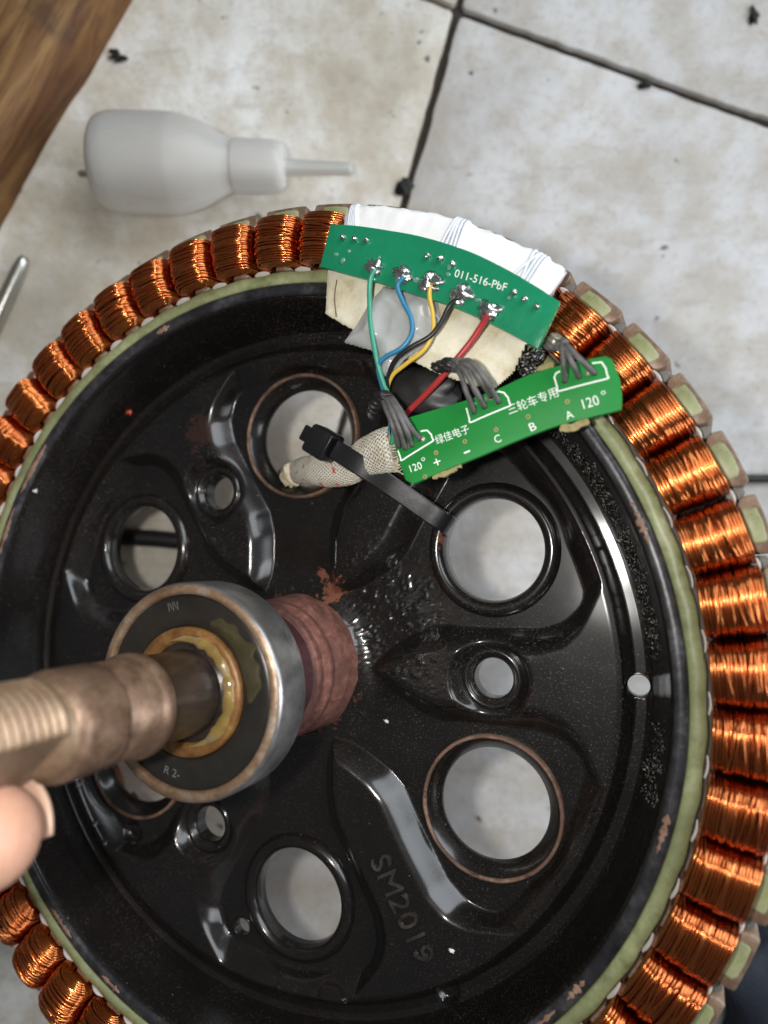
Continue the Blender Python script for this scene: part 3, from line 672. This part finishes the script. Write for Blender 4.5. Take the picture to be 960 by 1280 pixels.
def wire(nm, pts, mat, r, label, cat='wire', group=None):
    v, f, _ = tube(catmull(pp(pts), 7), r, 10); return smesh(nm, v, f, M[mat], label=label, cat=cat, group=group)
wire('wire', [(469, 337, .088), (463, 350, .084), (462, 378, .076), (464, 410, .078), (470, 445, .076), (479, 478, .060), (489, 503, .040), (492, 535, .010), (489, 555, -.010)], 'w_green', .0050, 'green wire from the first solder joint down to the braided sleeve')
wire('wire', [(505, 346, .088), (497, 358, .084), (504, 378, .080), (514, 398, .080), (514, 418, .080), (502, 435, .080), (482, 446, .078), (473, 458, .070), (477, 480, .050), (488, 515, .020), (486, 552, -.015)], 'w_blue', .0047, 'blue wire bending in an S through the clear silicone')
wire('wire', [(538, 356, .088), (537, 372, .082), (541, 392, .080), (541, 415, .079), (530, 437, .076), (506, 456, .070), (490, 470, .062), (484, 490, .045), (490, 520, .015), (487, 558, -.015)], 'w_yellow', .0044, 'yellow wire curling past the silicone lump')
wire('wire', [(573, 371, .088), (561, 384, .083), (552, 402, .082), (538, 420, .084), (514, 434, .086), (496, 448, .080), (487, 466, .066), (484, 490, .048), (489, 520, .022), (490, 550, -.010)], 'w_black', .0048, 'black wire running slantwise over the cream pad')
wire('wire', [(611, 392, .088), (602, 407, .078), (588, 428, .070), (570, 450, .066), (549, 475, .055), (528, 497, .042), (508, 517, .025), (497, 533, .008), (491, 552, -.010)], 'w_red', .0061, 'red wire running from the last solder joint under the grey leads')

# ------------------------------------------------------------------ lower board
Z_L = .084
top = [(494, 538), (501, 526), (540, 513), (580, 501), (620, 487), (655, 471), (690, 459), (730, 450), (757, 445)]
rt = [(765, 449), (774, 472), (777, 497), (776, 512)]
bt = [(740, 521), (700, 531), (650, 549), (600, 570), (555, 588), (516, 605)]
lf = [(507, 600), (497, 572), (492, 552)]
lb = thing('sensor_board', 'bright green curved sensor circuit board marked 120 degrees at both ends', 'circuit board', px(640, 525, Z_L))
o = smesh('board', *prism(pp(smoothline(top, 3) + smoothline(rt, 3) + smoothline(bt, 3) + lf, Z_L)[:, :2], Z_L - TB, Z_L, .0008), M['pcb_green'], lb); sharp(o, 30)
for i, l in enumerate(([(520, 524), (545, 513), (548, 518), (522, 532)], [(540, 594), (572, 581), (575, 577), (573, 586), (556, 594), (541, 599)], [(700, 532), (722, 526), (732, 522), (735, 530), (716, 538), (700, 538)], [(668, 465), (690, 459), (688, 452), (672, 458)])):
    g = np.random.default_rng(i); sm = [(x + g.normal(0, .9), y + g.normal(0, .9)) for x, y in smoothline(l + l[:1], 4)[:-1]]
    smesh('snapped_edge', *prism(pp(sm, Z_L)[:, :2], Z_L - TB + .0015, Z_L - .0030), M['fr4'], lb, smooth=False)
def stroke(pts, wpx, z, par):
    q = pp(catmull(np.array(pts, float), 4), z); T = np.gradient(q, axis=0); T /= np.linalg.norm(T, axis=1)[:, None]; sd = np.column_stack([-T[:, 1], T[:, 0], T[:, 2] * 0])
    hw_ = wpx / FOC * 1.35 / 2; v = np.vstack([q + sd * hw_, q - sd * hw_]); v[:, 2] = z + .0007; n = len(q)
    return smesh('printed_outline', v, [(i, i + n, i + n + 1, i + 1) for i in range(n - 1)], M['silk'], par, smooth=False)
def poly_stroke(pts, *a):
    out = []
    for i in range(len(pts) - 1):
        for t in (0, .25, .5, .75): out.append((pts[i][0] + (pts[i + 1][0] - pts[i][0]) * t, pts[i][1] + (pts[i + 1][1] - pts[i][1]) * t))
    stroke(out + [pts[-1]], *a)
poly_stroke([(497.5, 563), (502, 575.6), (541.6, 551), (539, 543), (534, 538), (526, 539)], 2.0, Z_L, lb)
poly_stroke([(583, 510), (588, 528), (638, 507), (635, 497), (630, 491), (624, 489.5), (616, 492)], 2.0, Z_L, lb)
poly_stroke([(700, 464), (695, 467), (693, 472), (698, 489), (760, 473), (757, 460), (752, 453), (740, 454)], 2.0, Z_L, lb)
text_on('board_print', '120', (514, 590.5), (528.5, 585.5), 9, Z_L, M['silk'], lb); text_on('board_print', 'o', (527.5, 577), (532, 575.5), 4.5, Z_L, M['silk'], lb)
text_on('board_print', '+', (543.5, 583), (552, 580), 8.5, Z_L, M['silk'], lb); text_on('board_print', '-', (580.5, 567.5), (588, 564.5), 2.2, Z_L, M['silk'], lb)
text_on('board_print', '\u7eff\u4f73\u7535\u5b50', (546.5, 556), (588, 541), 11.5, Z_L, M['silk'], lb)
text_on('board_print', 'C', (620, 554.5), (627.5, 551.5), 9.5, Z_L, M['silk'], lb); text_on('board_print', 'B', (664, 539.5), (671.5, 536.5), 10, Z_L, M['silk'], lb); text_on('board_print', 'A', (709, 525), (718, 521.5), 10, Z_L, M['silk'], lb)
text_on('board_print', '\u4e09\u8f6e\u8f66\u4e13\u7528', (637, 519), (699, 495.5), 13, Z_L, M['silk'], lb)
text_on('board_print', '120', (730, 511.5), (750, 505.5), 12.5, Z_L, M['silk'], lb); text_on('board_print', 'o', (752, 494), (757.5, 492.5), 5, Z_L, M['silk'], lb)
for x, y in ((620, 537), (660, 521), (709, 502), (581, 552), (545, 566), (531, 596)):
    smesh('plated_hole', *lathe([(.0045, .0006), (.0035, .0012), (.0018, .0010), (.0016, -.001)], 14, px(x, y, Z_L)), M['fr4'], lb)
for x, y in ((592, 506), (605, 500), (613, 497), (528, 549), (512, 556), (721, 466), (735, 466), (706, 470)):
    smesh('plated_hole', *lathe([(.0055, .0006), (.0035, .0022), (.0, .0030)], 12, px(x, y, Z_L)), M['solder_dull'], lb)

# grey sleeved leads: three groups soldered to the lower board
def lead_group(lbl, tubes, blobs):
    t = thing('sensor_lead_bundle', lbl, 'sensor leads', px(*tubes[0][-1]), 'sleeved sensor leads')
    for l in tubes:
        p = catmull(pp(l), 6); n = len(p); r = .0052 * (1 + .05 * np.sin(np.arange(n) * 1.3 + l[0][0]))
        v, f, _ = tube(p, r, 10); smesh('lead', v, f, M['shrink'], t)
    for i, (x, y, z, rx, ry, rz, mt) in enumerate(blobs):
        smesh('sensor_body', *blob(px(x, y, z), (rx, ry, rz), 12, .28, int(x)), M[mt], t)
lead_group('dusty grey sleeved leads fanning onto the board corner by the braided sleeve',
    [[(478, 500, .085), (483, 512, .112), (492, 535, .116), (499, 559, Z_L)], [(482, 498, .085), (488, 510, .115), (499, 535, .118), (507, 561, Z_L)], [(486, 497, .085), (494, 510, .116), (507, 535, .118), (515, 557, Z_L)], [(489, 496, .085), (500, 512, .114), (513, 534, .114), (525, 549, Z_L)]],
    [(480, 496, .088, .020, .012, .014, 'blackglue'), (468, 505, .080, .014, .013, .012, 'blackglue'), (466, 514, .070, .012, .018, .016, 'blackglue')])
lead_group('dark sleeved leads bent over onto the middle of the green board',
    [[(566, 461, .100), (575, 467, .122), (584, 492, .120), (593, 516, Z_L)], [(570, 458, .105), (581, 463, .128), (594, 488, .124), (606, 509, Z_L)], [(573, 456, .108), (586, 457, .130), (601, 476, .128), (614, 496, Z_L + .004)], [(575, 453, .108), (588, 452, .130), (606, 474, .128), (624, 503, Z_L)]],
    [(549, 459, .096, .016, .010, .012, 'blackglue'), (561, 456, .100, .016, .012, .012, 'blackglue'), (572, 455, .104, .014, .012, .012, 'shrink')])
lead_group('grey sleeved leads bent onto the board end over the copper coils',
    [[(698, 428, .085), (703, 437, .112), (705, 458, .114), (706, 477, Z_L)], [(702, 430, .090), (709, 441, .118), (717, 458, .116), (724, 471, Z_L)], [(704, 427, .090), (714, 438, .118), (730, 454, .116), (744, 467, Z_L)]],
    [(694, 424, .090, .011, .010, .010, 'solder_dull'), (702, 431, .096, .010, .010, .010, 'shrink'), (689, 432, .085, .012, .010, .010, 'shrink')])
# black lump added for the dark void under the red wire and dark lump beside the pad
smesh('dark_void_lump', *blob(px(528, 488, .012), (.075, .048, .020), 14, .18, 3), M['blackglue'], label='black lump added for the dark void under the red wire', cat='void_filler')
smesh('varnish_lump', *blob(px(664, 455, .015), (.022, .030, .028), 12, .5, 8), M['glueblack'], label='shiny black varnish lump beside the cream pad corner', cat='varnish')

# ------------------------------------------------------------------ braided sleeve and cable tie
sl = thing('braided_sleeve', 'cream braided fibreglass cable sleeve with red flecks coming out of the rusty hole', 'cable sleeve', px(400, 588, -.15))
def braid(pts, hpx, mat, flat, dpt, par, fray=False, name='braid'):
    p = catmull(pp(pts), 8); n = len(p); h = np.interp(np.linspace(0, 1, n), np.linspace(0, 1, len(hpx)), hpx) / FOC * dpt
    v, f, uv = tube(p, h, 28, flat=flat, caps=True); L = np.concatenate([[0], np.cumsum(np.linalg.norm(np.diff(p, axis=0), axis=1))])
    U = np.column_stack([L[uv[:, 0].astype(int)] * 30, uv[:, 1] * 7.0]); v += np.random.default_rng(2).normal(0, .0006, v.shape)
    return smesh(name, v, f, mat, par, uv=U)
braid([(352, 596, -.30), (362, 592, -.21), (372, 589, -.14), (388, 587, -.095), (408, 588, -.075), (432, 587, -.062), (450, 583, -.055)], [13, 15, 17, 19, 21, 21, 18], M['braid_red'], .52, 1.62, sl)
braid([(432, 582, -.070), (452, 573, -.045), (470, 566, -.030), (484, 562, -.022), (491, 560, -.020)], [16, 24, 27, 29, 27], M['braid'], .34, 1.55, sl)
g = np.random.default_rng(12)
for i in range(46):
    y = g.uniform(534, 590); x0 = 486 + (y - 534) * .19; z0 = -.020 + g.normal(0, .006)
    q = pp([(x0 - 6, y, z0), (x0 + g.uniform(0, 3), y + g.normal(0, 1.5), z0 + g.normal(0, .004)), (x0 + g.uniform(2, 9), y + g.normal(0, 3), z0 + g.normal(0, .008))])
    v, f, _ = tube(catmull(q, 3), .0016, 4); smesh('frayed_thread', v, f, M['braid'], sl)
smesh('yellowed_fold', *blob(px(366, 594, -.16), (.030, .026, .022), 10, .3, 21), M['cream'], sl)

zt = thing('cable_tie', 'black nylon cable tie strapped over the braided sleeve and plate', 'cable tie', px(480, 605, -.09))
sp = catmull(pp([(404, 553, -.022), (425, 566, -.022), (455, 585, -.032), (490, 608, -.062), (522, 630, -.082), (545, 646, -.092), (557, 653, -.104), (562, 658, -.132), (560, 662, -.175), (545, 664, -.21)]), 8)
n = len(sp); T = np.gradient(sp, axis=0); T /= np.linalg.norm(T, axis=1)[:, None]
Wd = px(500, 590, -.06) - px(486, 612, -.06); Wd /= np.linalg.norm(Wd); v = []
for i in range(n):
    nm = np.cross(T[i], Wd); nm /= np.linalg.norm(nm); nm = nm if nm @ np.array([.3, 0, 1]) > 0 or i > 50 else -nm
    for a, b in ((-.021, -.004), (-.021, .003), (-.018, .0048), (.018, .0048), (.021, .003), (.021, -.004)): v.append(sp[i] + Wd * a + nm * b)
f = [(i * 6 + k, (i + 1) * 6 + k, (i + 1) * 6 + (k + 1) % 6, i * 6 + (k + 1) % 6) for i in range(n - 1) for k in range(6)] + [(5, 4, 3, 2, 1, 0), tuple((n - 1) * 6 + k for k in range(6))]
sharp(smesh('strap', v, f, M['nylon'], zt), 18)
hc = px(402, 554, -.010); T0 = px(430, 571, -.010) - hc; T0 /= np.linalg.norm(T0); W0 = np.cross([0, 0, 1], T0)
def obox(c, a, b, z0, z1, bev):
    v, f = box((-a, -b, z0), (a, b, z1), bev); return np.array([c + T0 * p[0] + W0 * p[1] + np.array([0, 0, p[2]]) for p in v]), f
sharp(smesh('lock_head', *obox(hc, .028, .031, -.032, .022, .005), M['nylon'], zt), 35)
hd2 = hc - T0 * .036; sharp(smesh('cut_tail', *obox(hd2, .018, .017, -.010, .002, .002), M['nylon'], zt), 35)
hd3 = hc + T0 * .024; sharp(smesh('pawl_ridge', *obox(hd3, .004, .029, -.01, .026, .0015), M['nylon'], zt), 35)

# ------------------------------------------------------------------ things on the floor
# milky squeeze bottle lying on its side
bt_ = link('squeeze_bottle', None); bt_.empty_display_size = .01; rb = .0152
b0 = fl(121, 203, rb); b1 = fl(440, 211, rb); ax_ = b1 - b0; Lb = np.linalg.norm(ax_[:2]); ang = math.atan2(ax_[1], ax_[0])
bt_.location = (b0[0], b0[1], 0); bt_.rotation_euler = (0, 0, ang); tag(bt_, 'milky plastic squeeze bottle with long nozzle lying on the tiles', 'bottle'); ORG[bt_.name] = np.zeros(3)
K = Lb / 335 * 1.0; KR = .95
def rev(prof, zc, tilt=0, n=48):
    v = []; 
    for x, r in prof:
        for k in range(n):
            a = 2 * math.pi * k / n; v.append((x * K, r * KR * K * math.cos(a), zc + r * KR * K * math.sin(a) + x * K * tilt))
    m = len(prof); f = [(i * n + k, i * n + (k + 1) % n, (i + 1) * n + (k + 1) % n, (i + 1) * n + k) for i in range(m - 1) for k in range(n)]
    f += [tuple(range(n))[::-1], tuple((m - 1) * n + k for k in range(n))]; return v, f
def bpart(nm, prof, mt, sm=6):
    P = catmull(np.array(prof, float), sm); v, f = rev(P, 66 * KR * K + .0002); v = np.array(v); return link(nm, mesh(nm, v, [q[::-1] for q in f], M[mt]), bt_)
bpart('bottle_body', [(0, 42), (2, 52), (8, 60), (20, 64.5), (40, 66), (90, 66), (110, 64), (135, 56), (158, 44), (172, 36), (182, 33)], 'plastic')
bpart('bottle_collar', [(178, 30), (179, 34), (183, 35.5), (205, 35.5), (228, 34.5), (240, 32), (246, 26), (248, 14)], 'plastic2')
bpart('nozzle', [(246, 13), (252, 11.5), (270, 10.5), (300, 9.5), (328, 8.8), (334, 7), (335, 4)], 'plastic')
# weathered board at the top left
e0, e1 = fl(150, -20, .010)[:2], fl(-30, 286, .010)[:2]; d = e1 - e0; L = np.linalg.norm(d); d /= L; nrm = np.array([d[1], -d[0]])
if nrm @ (np.array([-1, 1])) < 0: nrm = -nrm
ws = []; prof = [(.000, .000), (.0005, .008), (.0016, .0125), (.004, .0165), (.008, .0185), (.012, .0195), (.110, .0200), (.112, .018), (.112, 0)]
n = 60; g = np.random.default_rng(4)
v = []; 
for i in range(n + 1):
    s = -.10 + (L + .14) * i / n; wob = (vnoise(np.array([i * .3]), np.array([0.]), 2)[0] - .5) * .0014
    for a, h in prof: v.append((s, a + wob * (a < .02), h))
v = np.array(v); k = len(prof); f = [(i * k + q, (i + 1) * k + q, (i + 1) * k + q + 1, i * k + q + 1) for i in range(n) for q in range(k - 1)] + [tuple(range(k)), tuple(n * k + q for q in range(k))[::-1]]
wd = link('wooden_board', mesh('wooden_board', v, f, M['wood'])); sharp(wd, 40)
mw = Matrix(((d[0], nrm[0], 0, e0[0]), (d[1], nrm[1], 0, e0[1]), (0, 0, 1, 0), (0, 0, 0, 1))); wd.matrix_world = mw
tag(wd, 'weathered brown wooden board with dark knots lying on the tiles', 'board')
# steel rod tip
q = [fl(31, 322, .0032), fl(27, 330, .0034), fl(12, 362, .0034), fl(-60, 520, .0034)]
v, f, _ = tube(catmull(np.array(q), 5), np.interp(np.arange(16), [0, 5, 15], [.0014, .0021, .0027]), 16); wmesh('steel_rod', v, f, M['rod'], label='thin bright steel rod with a blunt tip lying on the tiles', cat='rod')
# cables on the floor
v, f, _ = tube(catmull(np.array([fl(-140, 655, .0029), fl(40, 664, .0029), fl(140, 670, .0029), fl(220, 676, .0029), fl(290, 690, .0029), fl(340, 730, .0029), fl(372, 790, .0029)]), 8), .0028, 16); wmesh('power_cable', v, f, M['cable'], label='thick black cable crossing the floor behind a plain round hole', cat='cable')
v, f, _ = tube(catmull(np.array([fl(1300, 588, .0014), fl(1100, 595, .0014), fl(960, 598, .0014), fl(880, 599, .0014), fl(760, 604, .0014)]), 6), .00135, 12); wmesh('thin_cable', v, f, M['cable'], label='thin black cable on the tiles beside the copper coils', cat='cable')
# scraps of dirt
for i, (x, y, r, mt) in enumerate(((144, 66, .0022, 'scrap'), (152, 73, .0018, 'scrap'), (147, 71, .0020, 'scrap'))):
    pass
parts = [blob(fl(x, y, .0006), (r, r * .55, .0009), 7, .9, 300 + i) for i, (x, y, r) in enumerate(((142, 64, .0016), (147, 70, .0017), (153, 73, .0016), (146, 76, .0008)))]
v, f = join(parts); wmesh('dirt_scrap', v, f, M['scrap'], label='small ragged black scrap on the tile near the wooden board', cat='scrap')
wmesh('dirt_scrap', *blob(fl(943, 19, .0006), (.0014, .0026, .0008), 7, .6, 310), M['scrap'], label='small brown dirt crumb on the tile beyond the grout line', cat='scrap')
wmesh('dirt_scrap', *blob(fl(506, 233, .0006), (.0022, .0030, .0008), 7, .6, 311), M['scrap'], label='dark dirt crumb beside the grout line next to the stator', cat='scrap')
wmesh('dirt_scrap', *blob(fl(808, 105, .0004), (.0022, .0012, .0008), 7, .6, 312), M['scrap'], label='dark dirt crumb stuck on the long grout line', cat='scrap')
# dark cloth
nx, ny = 60, 60; v = []; P = np.array([fl(860, 1420), fl(1300, 1380), fl(1300, 1090), fl(915, 1150)])
for i in range(nx):
    for j in range(ny):
        a, b = i / (nx - 1), j / (ny - 1); p = (P[0] * (1 - a) + P[1] * a) * (1 - b) + (P[3] * (1 - a) + P[2] * a) * b
        h = .012 + .007 * math.sin(a * 9 + b * 4) + .005 * math.sin(b * 15 - a * 6) + .004 * vnoise(np.array([a * 9]), np.array([b * 9]), 1)[0]
        e = min(a, 1 - a, b, 1 - b); h *= min(1, (e * 8)) ** .5
        v.append((p[0] + .004 * math.sin(b * 14), p[1] + .003 * math.sin(a * 12), h + .0006))
f = [(i * ny + j, (i + 1) * ny + j, (i + 1) * ny + j + 1, i * ny + j + 1) for i in range(nx - 1) for j in range(ny - 1)]
cl = wmesh('cloth', v, f, M['denim'], label='dark blue cloth crumpled on the floor beyond the coils', cat='cloth'); so = cl.modifiers.new('thickness', 'SOLIDIFY'); so.thickness = .0008

# ------------------------------------------------------------------ the hand that holds the axle
def capsule(a, b, ra, rb, n=14, m=5):
    a, b = np.array(a, float), np.array(b, float); T = b - a; L = np.linalg.norm(T); T /= L
    s = np.cross(T, [0, 0, 1.]) if abs(T[2]) < .9 else np.cross(T, [1., 0, 0]); s /= np.linalg.norm(s); w = np.cross(T, s); rings = []
    for q in np.linspace(-math.pi / 2, 0, m): rings.append((a + T * ra * math.sin(q), ra * math.cos(q)))
    for q in np.linspace(0, math.pi / 2, m): rings.append((b + T * rb * math.sin(q), rb * math.cos(q)))
    v = [c + (r + 1e-5) * (math.cos(k) * s + math.sin(k) * w) for c, r in rings for k in np.arange(n) * 2 * math.pi / n]
    R_ = len(rings); f = [(i * n + k, i * n + (k + 1) % n, (i + 1) * n + (k + 1) % n, (i + 1) * n + k) for i in range(R_ - 1) for k in range(n)] + [tuple(range(n))[::-1], tuple((R_ - 1) * n + k for k in range(n))]
    return np.array(v), f
nA = RM.T @ np.array([0, 0, 1.])
T0_ = np.array([-.527, -.428, -.985])
parts = []
chains = []
for k in range(4):
    o = nA * (.165 * k) + np.array([-.015 * k, 0, 0]); r = (.074, .076, .072, .062)[k]
    tip = T0_ + o; chains.append([tip, tip + np.array([-.13, -.045, -.012]), tip + np.array([-.33, -.03, .03]), tip + np.array([-.52, .12, .02])])
    c = chains[-1]; rs = (r, r * 1.06, r * 1.15, r * 1.2)
    for i in range(3): parts.append(capsule(c[i], c[i + 1], rs[i], rs[i + 1]))
kn = [c[-1] for c in chains]
wrist = np.mean(kn, axis=0) + np.array([-.55, -.05, .05])
for q in kn: parts.append(capsule(q, wrist, .10, .15))
for i in range(3): parts.append(capsule(kn[i], kn[i + 1], .095, .095))
th_ = [wrist + np.array([.10, .18, -.05]), wrist + np.array([.34, .34, -.10]), np.array([-.70, -.155, -.86]), np.array([-.60, -.145, -.84])]
for i, (ra, rb_) in enumerate(((.14, .105), (.105, .085), (.085, .075))): parts.append(capsule(th_[i], th_[i + 1], ra, rb_))
parts.append(capsule(wrist, wrist + np.array([-.6, -.12, .12]), .17, .21)); parts.append(capsule(wrist + np.array([-.6, -.12, .12]), wrist + np.array([-1.6, -.35, .35]), .21, .28))
v, f = join(parts)
hand = wmesh('person', cam2w(v), f, M['skin'], label='bare hand of a person gripping the threaded axle end', cat='person')
rmod = hand.modifiers.new('union', 'REMESH'); rmod.mode = 'VOXEL'; rmod.voxel_size = .0011; rmod.use_smooth_shade = True
sm_ = hand.modifiers.new('soften', 'SMOOTH'); sm_.iterations = 8; sm_.factor = .5
for k, c in enumerate(chains):                              # nails on the backs of the finger tips
    tip = c[0]; D = c[0] - c[1]; D /= np.linalg.norm(D); bk = np.array([.15, .25, -1.0]); bk -= D * (bk @ D); bk /= np.linalg.norm(bk); sd = np.cross(D, bk); r = (.074, .076, .072, .062)[k]; vv = []; m, n = 9, 11
    for i in range(m):
        for j in range(n):
            x = -.35 + 1.08 * i / (m - 1); a = (-.78 + 1.56 * j / (n - 1)); dr = r * (.985 - .10 * max(0, x - .3) ** 2)
            wdt = 1 if x < .7 else 1 - .35 * (x - .7)
            vv.append(tip + D * r * (x - .10 * (a * a) * (x > .5)) + dr * (sd * math.sin(a * wdt) + bk * math.cos(a * wdt)))
    ff = [(i * n + j, (i + 1) * n + j, (i + 1) * n + j + 1, i * n + j + 1) for i in range(m - 1) for j in range(n - 1)]
    o = wmesh('fingernail', cam2w(vv), ff, M['nail'], parent=hand); so = o.modifiers.new('t', 'SOLIDIFY'); so.thickness = .0006
